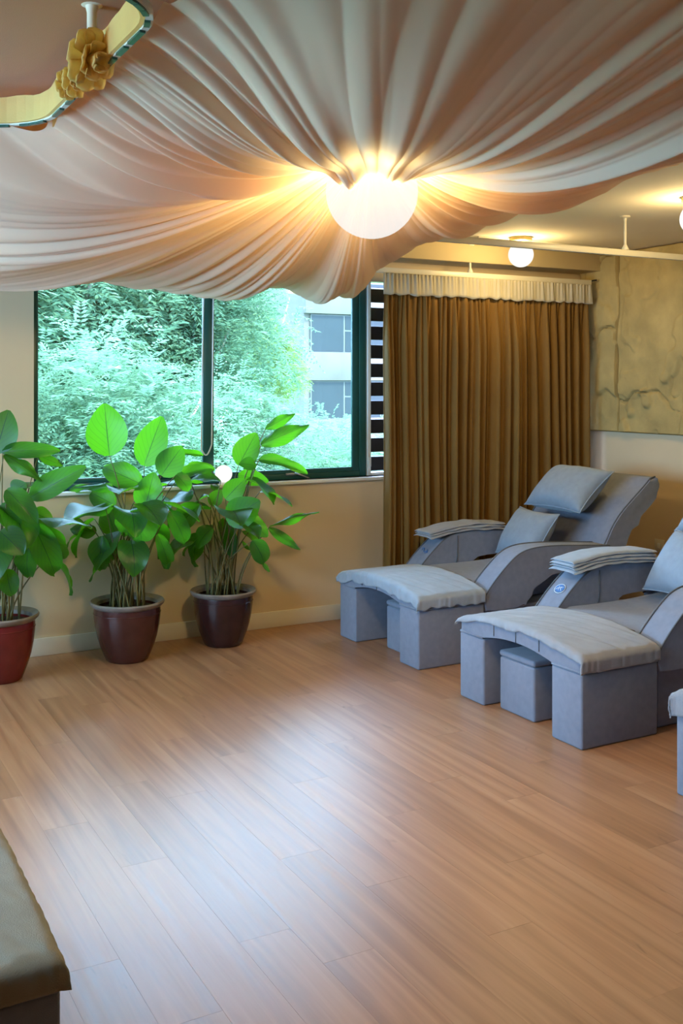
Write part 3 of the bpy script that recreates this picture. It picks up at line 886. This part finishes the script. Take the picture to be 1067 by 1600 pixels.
# ------------------------------------------------------------------ towels draped over the footrests
def footrest_towel(c, rz, m, label, front=.055, sides=(.06, .06), back=.43, seed=0, jitter=.008, bulge=0.0, arch=.048):
    n1, n2, n3 = Noise1(9, seed), Noise1(23, seed + 1), Noise1(41, seed + 2)
    W = W2 + .004
    rad = .022
    def fold(e):            # distance past an edge -> (out, down)
        if e <= 0: return 0.0, 0.0
        a = min(e / rad, PI / 2)
        o_, d_ = rad * math.sin(a), rad * (1 - math.cos(a))
        if e > rad * PI / 2: d_ += e - rad * PI / 2
        return o_, d_
    def fn(uu, vv):
        hf = front + jitter * float(n1(vv)) + jitter * .8 * float(n2(vv)) + .012 * math.sin(vv * PI) 
        bmin = -W + rad - sides[0] - jitter * float(n2(uu * .5)); bmax = W - rad + sides[1] + jitter * float(n1(uu * .5 + .3))
        a = -hf + (back + hf - .02) * uu
        b = bmin + (bmax - bmin) * vv
        e1 = max(0, -a); e2 = max(0, abs(b) - (W - rad))
        o1, d1 = fold(e1); o2, d2 = fold(e2)
        x_ = (a if a > 0 else 0) + rad - o1 - .004
        y_ = math.copysign(min(abs(b), W - rad) + o2, b)
        k = min(1, abs(y_) / W2)
        z_ = .375 + arch * (1 - k * k) + .006 - max(d1, d2) - .15 * min(d1, d2)
        if e1 > 0 or e2 > 0:
            wv = .006 * float(n3(vv * .9)) * min(1, e1 / .04) + .006 * float(n3(uu * .7 + .4)) * min(1, e2 / .04)
            x_ -= abs(wv) + (.010 if (e1 > .03 and e2 > .02) else 0) * min(1, e2 / .05); y_ += math.copysign(abs(wv) * .6 + (.006 if e2 > .02 else 0), b)
        else:
            z_ += .0025 * float(n2(uu * .8 + vv * .37)) + .002 * float(n3(vv * .6 + uu * .5)) + bulge * math.sin(uu * PI) 
        return (x_, y_, z_)
    o = grid_mesh('footrest_towel', 60, 110, fn, m, None, .006)
    place(o, c, rz)
    return tag(o, label, 'towel', 'towels spread over the footrests')
footrest_towel(C1, 0, M['towel_pale'], 'pale grey towel spread over the footrest of the chair nearest the curtain', .068, (.075, .06), seed=3, jitter=.010)
footrest_towel(C2, 0, M['towel'], 'grey towel spread over the footrest of the chair with the round badge', .03, (.075, .05), seed=13, jitter=.006)
footrest_towel(C3, 0, M['towel'], 'grey towel hanging off the cut-off footrest third from the curtain', .10, (.06, .11), seed=23)
footrest_towel(C4, PI, M['towel_khaki'], 'khaki towel draped over the footrest facing the row of chairs', .035, (.055, .075), seed=33, jitter=.004, arch=.012)

# folded towels on the arms
def arm_towel(c, x0, x1, m, label, w=.19, seed=0, layers=3, sag=.0):
    n1 = Noise1(13, seed)
    bm = bmesh.new()
    h = .014
    for k in range(layers):
        ns = 26
        rows = []
        x0k = x0 + .006 * (k % 2); 
        for i in range(ns + 1):
            t = i / ns; x_ = x0k + (x1 - x0) * t
            zc = float(np.interp(x_, [.5, .60, .67, .76, .90, 1.10, 1.33], [.55, .565, .578, .590, .592, .580, .563])) + .004 + h * k + .003 * float(n1(t * .8 + k * .1)) - sag * max(0, (.62 - x_))
            ring = []
            for q in range(14):
                a = 2 * PI * q / 14
                cy_ = math.cos(a); sz = math.sin(a)
                yy = math.copysign(abs(cy_) ** .35, cy_) * (w / 2 + .004 * float(n1(t + k * .37)) - .004 * k)
                zz = math.copysign(abs(sz) ** .6, sz) * h * .52
                e = min(t, 1 - t) * ns
                if e < 1: zz *= .35
                drop = -.012 * max(0, abs(yy) - .075) / .03
                ring.append(bm.verts.new((x_, .350 + yy, zc + h / 2 + zz + drop)))
            rows.append(ring)
        for i in range(ns):
            for q in range(14):
                bm.faces.new((rows[i][q], rows[i][(q + 1) % 14], rows[i + 1][(q + 1) % 14], rows[i + 1][q]))
        bm.faces.new(rows[0][::-1]); bm.faces.new(rows[-1])
    o = bm_obj('folded_towel', bm, m, None, angle=70)
    place(o, c)
    return tag(o, label, 'towel', 'folded towels on the chair arms')
arm_towel(C1, .53, 1.10, M['towel'], 'folded grey towel along the chair arm next to the curtain', .19, 5, 3)
arm_towel(C2, .56, 1.12, M['towel_pale'], 'folded pale grey towel on the arm with the round blue badge', .20, 8, 4)

# ------------------------------------------------------------------ pillows
def pillow(c, lx, lz, tilt, w, h, t, label, group, m, seed=0, ly=0.0, roll=0.0, pipe=True):
    n1 = Noise1(11, seed)
    root = tag(empty('pillow', (c[0] + lx, c[1] + ly, lz)), label, 'pillow', group)
    # local: x across thickness, y width, z height; leaning back by tilt
    root.rotation_euler = Euler((0, tilt, roll), 'XYZ')
    nu, nv = 30, 22
    def fn_side(sgn):
        def fn(uu, vv):
            a, b = 2 * uu - 1, 2 * vv - 1
            th = max(0, (1 - abs(a) ** 2.6)) ** .55 * max(0, (1 - abs(b) ** 2.6)) ** .55
            pin = 1 - .10 * (1 - abs(a) ** 2 * abs(b) ** 2) * (max(abs(a), abs(b)) ** 6)
            wr = .05 * math.sin(7 * a * b + seed) * (abs(a * b)) + .04 * float(n1(uu * .6 + vv * .3))
            return (sgn * t / 2 * th * (1 + wr), a * w / 2 * (1 - .09 * (1 - b * b) * abs(a) ** 3), b * h / 2 * (1 - .10 * (1 - a * a) * abs(b) ** 3))
        return fn
    V, Fc = [], []
    for sgn in (-1, 1):
        fn = fn_side(sgn); k = len(V)
        V += [fn(i / nu, j / nv) for j in range(nv + 1) for i in range(nu + 1)]
        for j in range(nv):
            for i in range(nu):
                f = (k + j * (nu + 1) + i, k + j * (nu + 1) + i + 1, k + (j + 1) * (nu + 1) + i + 1, k + (j + 1) * (nu + 1) + i)
                Fc.append(f if sgn > 0 else f[::-1])
    bm = bmesh.new(); vv_ = [bm.verts.new(v) for v in V]
    for f in Fc: bm.faces.new([vv_[i] for i in f])
    bmesh.ops.remove_doubles(bm, verts=bm.verts[:], dist=.0008)
    bm_obj('pillow_cover', bm, m, root, angle=0)
    fn = fn_side(1)
    loop = [fn(i / nu, 0) for i in range(nu)] + [fn(1, j / nv) for j in range(nv)] + [fn(1 - i / nu, 1) for i in range(nu)] + [fn(0, 1 - j / nv) for j in range(nv + 1)]
    tube('seam', [(0, y, z) for _, y, z in loop], .004, m, root, 6)
    return root
GP1 = 'linen pillows on the reclining chairs'
pillow(C1, 1.385, .850, math.radians(49), .52, .36, .20, 'wide blue grey head pillow lying on the reclined backrest by the curtain', GP1, M['pillow'], 4)
pillow(C1, 1.075, .585, math.radians(33), .43, .33, .17, 'smaller blue grey cushion standing on the seat of the chair nearest the curtain', GP1, M['pillow'], 9, .02, math.radians(-6))
pillow(C2, 1.075, .60, math.radians(36), .44, .36, .18, 'blue grey cushion on the seat of the chair with the round badge', GP1, M['pillow'], 14, .0, math.radians(-6))
pillow(C2, 1.385, .850, math.radians(49), .52, .36, .20, 'blue grey head pillow on the backrest of the chair second from the curtain', GP1, M['pillow'], 17)

# ------------------------------------------------------------------ potted plants
def at(px, py, d):
    p = FW * d + RT * ((px - 533.5) / FPX * d); return Vector((p.x, p.y, CAMZ + (HORIZON - py) / FPX * d))

def leaf_mesh(name, aspect, droop, cup, wave, seed):
    """leaf along +Y from base to tip, unit length, face +Z; droop bends the tip down"""
    rr = random.Random(seed)
    nu, nv = 8, 12
    V, UV, Fc = [], [], []
    for j in range(nv + 1):
        v = j / nv
        wd = aspect * .5 * (math.sin(PI * (v * .97 + .015) ** .78)) ** .72
        ang = droop * v
        if abs(droop) > 1e-4: cy_, cz_ = math.sin(ang) / droop, -(1 - math.cos(ang)) / droop
        else: cy_, cz_ = v, 0
        for i in range(nu + 1):
            s = 2 * i / nu - 1
            wz = cup * abs(s) ** 1.3 * wd + wave * math.sin(v * 9 + s * 2 + seed) * abs(s) ** 2 * .5
            V.append((s * wd, cy_ + math.sin(ang) * wz, cz_ + math.cos(ang) * wz))
            UV.append((i / nu, v))
    for j in range(nv):
        for i in range(nu):
            Fc.append((j * (nu + 1) + i, j * (nu + 1) + i + 1, (j + 1) * (nu + 1) + i + 1, (j + 1) * (nu + 1) + i))
    me = bpy.data.meshes.new(name); me.from_pydata(V, [], Fc); me.update(); me.shade_smooth()
    ul = me.uv_layers.new(name='UVMap')
    for lp in me.loops: ul.data[lp.index].uv = UV[lp.vertex_index]
    me.materials.append(M['leaf'])
    return me
LEAF = [leaf_mesh('leaf', .78, .15, .12, .02, 1), leaf_mesh('leaf', .74, .6, .20, .07, 2), leaf_mesh('leaf', .70, 1.1, .26, .09, 3),
        leaf_mesh('leaf', .64, 1.5, .2, .11, 4), leaf_mesh('leaf', .58, .5, -.2, .12, 5)]

def put_leaf(parent, org, base, tip, aspect_scale, normal, kind):
    base = Vector(base); tip = Vector(tip)
    ydir = (tip - base); L = ydir.length; ydir.normalize()
    n = Vector(normal); n = (n - ydir * n.dot(ydir)); n = n.normalized() if n.length > 1e-4 else ydir.orthogonal().normalized()
    xdir = ydir.cross(n)
    m4 = Matrix((xdir, ydir, n)).transposed().to_4x4()
    o = link('leaf', LEAF[kind], None, parent)
    me = LEAF[kind]
    o.matrix_local = Matrix.Translation(base - org) @ m4 @ Matrix.Diagonal((L * aspect_scale, L, L, 1))
    return o

def plant(loc, R, H, pot_m, label, hand, n_rand, seed, hmin, hmax, spread, lean=(0, 0)):
    rr = random.Random(seed)
    org = Vector((loc[0], loc[1], 0))
    root = tag(empty('potted_plant', org), label, 'plant', 'leafy plants in glazed pots under the window')
    k = R / .19; h = H
    pot = lathe('pot', [(0, .0), (.102 * k, 0), (.110 * k, .006), (.122 * k, h * .10), (.140 * k, h * .24), (.156 * k, h * .40), (.168 * k, h * .58), (.174 * k, h * .74), (.175 * k, h * .84), (.172 * k, h * .90), (.158 * k, h * .90), (.155 * k, h * .6), (0, h * .6)], pot_m, root)
    lathe('pot_rim', [(.160 * k, h * .885), (.178 * k, h * .90), (.193 * k, h * .945), (.196 * k, h * .975), (.190 * k, h), (.178 * k, h * .99), (.160 * k, h * .955), (.156 * k, h * .90)], M['rim'], pot)
    ridge_ = tube('pot_ridge', [(.1745 * k * math.cos(a), .1745 * k * math.sin(a), h * .80) for a in np.linspace(0, 2 * PI, 41)], .003, pot_m, pot, 6)
    lathe('soil', [(.157 * k, h * .86), (.10 * k, h * .875), (0, h * .88)], M['soil'], pot, 32)
    def stem(base, bend=.5):
        a = rr.uniform(0, 2 * PI); rad = .115 * k * math.sqrt(rr.random())
        p0 = Vector((rad * math.cos(a), rad * math.sin(a), h * .87)); p3 = base - org
        p1 = p0 + Vector(((p3.x - p0.x) * .12 + rr.uniform(-.02, .02), (p3.y - p0.y) * .12 + rr.uniform(-.02, .02), (p3.z - p0.z) * .45))
        p2 = p3 + Vector((-(p3.x - p0.x) * .35, -(p3.y - p0.y) * .35, -(p3.z - p0.z) * .18))
        pts = [p0 * (1 - t) ** 3 + p1 * 3 * t * (1 - t) ** 2 + p2 * 3 * t * t * (1 - t) + p3 * t ** 3 for t in np.linspace(0, 1, 9)]
        tube('stem', pts, [.0052 - .0030 * i / 8 for i in range(9)], M['stem'], root, 6)
    dc = (org.x * FW.x + org.y * FW.y)
    for (bx_, by_, tx_, ty_, wpx, kind, dd, ddt, nrm) in hand:
        b = at(bx_, by_, dc + dd); t = at(tx_, ty_, dc + ddt)
        L = (t - b).length
        asp = {0: .78, 1: .72, 2: .66, 3: .60, 4: .55}[kind]
        wm = wpx * dc / FPX
        if nrm == 'c': n = Vector((-FW.x, -FW.y, .25))
        elif nrm == 'u': n = Vector((-FW.x * .35, -FW.y * .35, 1))
        elif nrm == 'b': n = Vector((-FW.x * .7, -FW.y * .7, .7))
        else: n = Vector(nrm)
        put_leaf(root, org, b, t, wm / (L * asp), n, kind)
        stem(b)
    for q in range(n_rand):
        a = 2 * PI * q * .381966 + rr.uniform(-.4, .4)
        f = rr.random()
        z = hmin + (hmax - hmin) * rr.random()
        rad = spread * (.15 + .55 * rr.random())
        b = org + Vector((rad * math.cos(a) + lean[0], rad * math.sin(a) * .8 + lean[1], z))
        L = rr.uniform(.20, .30)
        dn = rr.uniform(-.75, .35) if z < (hmin + hmax) / 2 else rr.uniform(-.35, .55)
        tdir = Vector((math.cos(a), math.sin(a) * .8, dn)).normalized()
        t = b + tdir * L
        if t.y > Y1 - .05: t.y = Y1 - .05 - .02 * rr.random()
        kind = rr.choice([1, 2, 2, 3, 4])
        put_leaf(root, org, b, t, rr.uniform(.85, 1.15), Vector((-.15 * math.cos(a), -.15 * math.sin(a), 1)), kind)
        stem(b)
    return root

P1 = (1.00, 5.45); P2 = (1.68, 5.52); P3 = (2.265, 5.58)
# hand-placed leaves: base px, tip px, width px, kind, depth offset base/tip, facing
hand2 = [
    (171, 712, 162, 630, 66, 0, 0, .02, 'c'), (225, 728, 252, 650, 52, 0, .05, .08, 'c'), (222, 757, 152, 724, 40, 1, -.02, .02, 'c'),
    (252, 743, 284, 697, 46, 0, -.02, .0, 'c'), (262, 712, 320, 700, 17, 1, .1, .15, 'b'), (226, 797, 240, 738, 46, 0, -.06, -.05, 'c'),
    (176, 760, 100, 752, 16, 4, .05, .1, 'b'), (178, 792, 100, 795, 22, 4, -.05, -.1, 'b'), (180, 790, 135, 765, 36, 1, .08, .12, 'c'),
    (222, 795, 213, 853, 52, 2, -.16, -.22, 'b'), (160, 838, 148, 898, 34, 2, -.1, -.16, 'b'), (246, 835, 276, 898, 22, 3, -.1, -.14, 'b'),
    (280, 745, 330, 722, 26, 1, .0, .03, 'b'), (265, 800, 300, 850, 30, 2, -.02, -.06, 'b'), (150, 832, 108, 820, 26, 4, .0, .0, 'b'),
    (180, 835, 165, 790, 40, 0, .1, .12, 'c'), (200, 800, 185, 845, 30, 2, -.1, -.12, 'b'), (275, 742, 300, 762, 24, 2, -.1, -.14, 'b'),
]
hand3 = [
    (373, 727, 400, 676, 42, 0, 0, .02, 'c'), (408, 695, 482, 660, 26, 4, 0, -.02, 'c'), (415, 670, 461, 643, 17, 4, .04, .04, 'c'),
    (405, 718, 484, 726, 22, 1, -.05, -.08, 'b'), (372, 742, 420, 752, 26, 0, .03, .05, 'c'), (355, 815, 405, 782, 48, 0, -.18, -.2, 'c'),
    (380, 810, 420, 832, 30, 1, -.14, -.2, 'b'), (395, 845, 421, 880, 30, 2, -.16, -.2, 'b'), (422, 822, 496, 788, 12, 4, 0, 0, 'b'),
    (420, 825, 472, 860, 15, 4, -.05, -.06, 'c'), (312, 788, 265, 828, 40, 1, -.1, -.16, 'b'), (318, 835, 285, 875, 34, 2, -.1, -.12, 'b'),
    (352, 780, 382, 748, 34, 0, -.08, -.08, 'c'), (332, 825, 298, 850, 28, 2, -.16, -.22, 'b'), (362, 870, 358, 815, 22, 0, .0, .0, 'c'),
    (345, 752, 295, 738, 32, 1, -.06, -.1, 'u'), (400, 728, 375, 720, 26, 1, -.1, -.14, 'b'), (330, 790, 345, 765, 24, 0, .05, .05, 'c'),
    (290, 735, 335, 725, 26, 1, .05, .05, 'b'), (390, 830, 400, 800, 24, 0, .08, .08, 'c'),
]
hand1 = [
    (-6, 708, 12, 640, 56, 0, 0, .03, 'c'), (4, 706, 90, 700, 27, 1, 0, -.02, 'c'), (46, 778, 132, 728, 40, 0, -.05, -.05, 'c'),
    (6, 710, 66, 742, 22, 4, -.04, -.1, 'b'), (60, 712, 100, 728, 15, 4, .1, .12, 'c'), (10, 765, 60, 812, 36, 1, -.15, -.2, 'b'),
    (52, 820, 95, 905, 42, 2, -.05, -.1, 'b'), (45, 855, 32, 912, 34, 2, -.05, -.08, 'b'), (10, 890, 16, 932, 30, 2, -.22, -.28, 'b'),
    (0, 830, 36, 860, 44, 1, -.2, -.26, 'b'), (50, 800, 84, 812, 30, 1, .06, .06, 'b'), (45, 825, 110, 835, 22, 2, -.02, -.04, 'b'),
    (20, 770, 40, 755, 34, 0, .08, .08, 'c'), (0, 790, 30, 820, 34, 2, -.12, -.18, 'b'),
]
plant(P1, .185, .335, M['pot_red'], 'leafy plant in an oxblood red glazed pot', hand1, 16, 5, .55, .95, .36)
plant(P2, .195, .325, M['pot_brown'], 'leafy plant in a brown glazed pot with one tall upright round leaf', hand2, 16, 6, .60, .95, .34)
plant(P3, .185, .318, M['pot_dark'], 'leafy plant in a near black glazed pot before the window mullion', hand3, 15, 8, .58, .95, .32)

# ------------------------------------------------------------------ outside: ground, trees, building
gr = struct(box('outside_ground', -60, 90, Y1 + 1.5, 120, -6.2, -6.0, M['ground']))
def crown_mesh(name, rx, ry, rz, n_spray, seed, m):
    r = np.random.default_rng(seed)
    V, Fc = [], []
    lobes = [(r.uniform(-.55, .55) * rx, r.uniform(-.55, .55) * ry, r.uniform(-.6, .7) * rz, r.uniform(.35, .6)) for _ in range(14)]
    for s in range(n_spray):
        lx, ly, lz, lr = lobes[s % 14]
        d = r.normal(size=3); d /= np.linalg.norm(d)
        c = np.array([lx, ly, lz]) + d * np.array([rx, ry, rz]) * lr * (r.random() ** .25)
        out = d * .7 + r.normal(size=3) * .5; out[2] -= .25; out /= np.linalg.norm(out)
        side = np.cross(out, [0, 0, 1.0]); side /= (np.linalg.norm(side) + 1e-6)
        upv = np.cross(side, out)
        Ls = r.uniform(.25, .5)
        for q in range(6):
            t = (q + 1) / 6
            p = c + out * Ls * t - np.array([0, 0, .12 * t * t])
            for sg in (-1, 1):
                ld = (side * sg + out * .5 + upv * r.uniform(-.35, .25)); ld /= np.linalg.norm(ld)
                ll = r.uniform(.085, .14); lw = ll * .16
                wv = np.cross(ld, upv); wv /= (np.linalg.norm(wv) + 1e-6)
                k = len(V)
                V += [p, p + ld * ll * .5 + wv * lw, p + ld * ll - upv * .02, p + ld * ll * .5 - wv * lw]
                Fc.append((k, k + 1, k + 2, k + 3))
    me = bpy.data.meshes.new(name); me.from_pydata([tuple(v) for v in V], [], Fc); me.update()
    me.materials.append(m)
    return me
crowns = [crown_mesh('foliage', 2.3, 2.0, 2.6, 5200, 1, M['foliage']), crown_mesh('foliage', 2.5, 2.1, 2.4, 5200, 2, M['foliage']),
          crown_mesh('foliage', 2.3, 2.0, 2.7, 5200, 3, M['foliage2'])]
def trunk_mesh(seed):
    r = random.Random(seed); V, Fc = [], []
    def add(pts, rad):
        v, f = tube_vf(pts, rad, 8); k = len(V)
        V.extend(v); Fc.extend(tuple(i + k for i in q) for q in f)
    add([(0, 0, -7), (.1, 0, -4), (0, .1, -1.5), (.1, 0, 1)], [.22, .18, .13, .05])
    for _ in range(7):
        a = r.uniform(0, 6.28); z = r.uniform(-3, -.5)
        add([(0, 0, z), (math.cos(a) * .8, math.sin(a) * .8, z + .9), (math.cos(a) * 1.5, math.sin(a) * 1.5, z + 1.9)], [.08, .05, .02])
    me = bpy.data.meshes.new('trunk'); me.from_pydata([tuple(v) for v in V], [], Fc); me.shade_smooth(); me.materials.append(M['bark'])
    return me
trunks = [trunk_mesh(1), trunk_mesh(2)]
spots = [
    (.9, 11.5, .3, 0, .85, 'feathery pale green tree outside, nearest the cream wall left of the window'),
    (3.3, 11.8, .2, 1, .76, 'broad feathery tree filling the window behind the tallest upright potted leaf'),
    (7.4, 12.4, -1.55, 0, 1.0, 'low green tree crown below the pale office building'),
    (3.2, 16.0, 2.6, 0, 1.25, 'taller green tree showing over the feathery tree behind the tallest potted leaf'),
    (5.7, 16.6, 2.4, 1, .88, 'tall green tree outside just beside the dark window mullion'),
    (10.0, 18.2, -1.7, 1, 1.0, 'small green tree standing at the foot of the pale office building'),
    (5.5, 13.6, .1, 1, .62, 'leafy green tree outside between the dark mullion and the yellow green tree'),
    (8.95, 20.0, 1.9, 2, .42, 'small yellow green tree against the corner of the office building'),
    (.6, 22.5, 5.2, 1, 1.5, 'big far tree rising behind the other trees by the left window jamb'),
    (5.6, 22.0, 5.0, 0, 1.5, 'big far tree rising behind the other trees next to the office building')]
for i, (x_, y_, z_, k, sc, lab) in enumerate(spots):
    t = empty('leafy_tree', (x_, y_, -6.0))
    tag(t, lab, 'tree', 'trees outside the window')
    o = link('foliage', crowns[k], None, t); o.location = (0, 0, z_ + 6); o.scale = (sc,) * 3; o.rotation_euler = (0, 0, i * 1.3)
    o['kind'] = 'stuff'
    o = link('trunk', trunks[i % 2], None, t); o.location = (0, 0, z_ + 6); o.scale = (sc, sc, (z_ + 6) / 7.0)

bd = tag(empty('office_building', (18.1, 36, -6)), 'pale concrete office block with bands of blue windows beyond the trees', 'building')
BW, BH = 16.0, 22.0
box('wall', 0, BW, .25, 8, 0, BH, M['concrete'], bd)
FL = 2.62; 
for f in range(8):
    z0 = .9 + f * FL - .02
    box('spandrel', -.05, BW + .05, 0, .26, z0 + 1.52, z0 + FL, M['concrete'], bd, .01)
    for b_ in range(6):
        xx = .25 + b_ * 2.62
        wn = box('window', xx, xx + 2.3, .16, .24, z0, z0 + 1.5, M['bframe'], bd)
        for (a0, a1, c0, c1) in ((.05, 1.45, .05, 1.45), (1.53, 2.25, .05, .85), (1.53, 2.25, .92, 1.45)):
            box('pane', xx + a0, xx + a1, .14, .165, z0 + c0, z0 + c1, M['bglass'], wn)
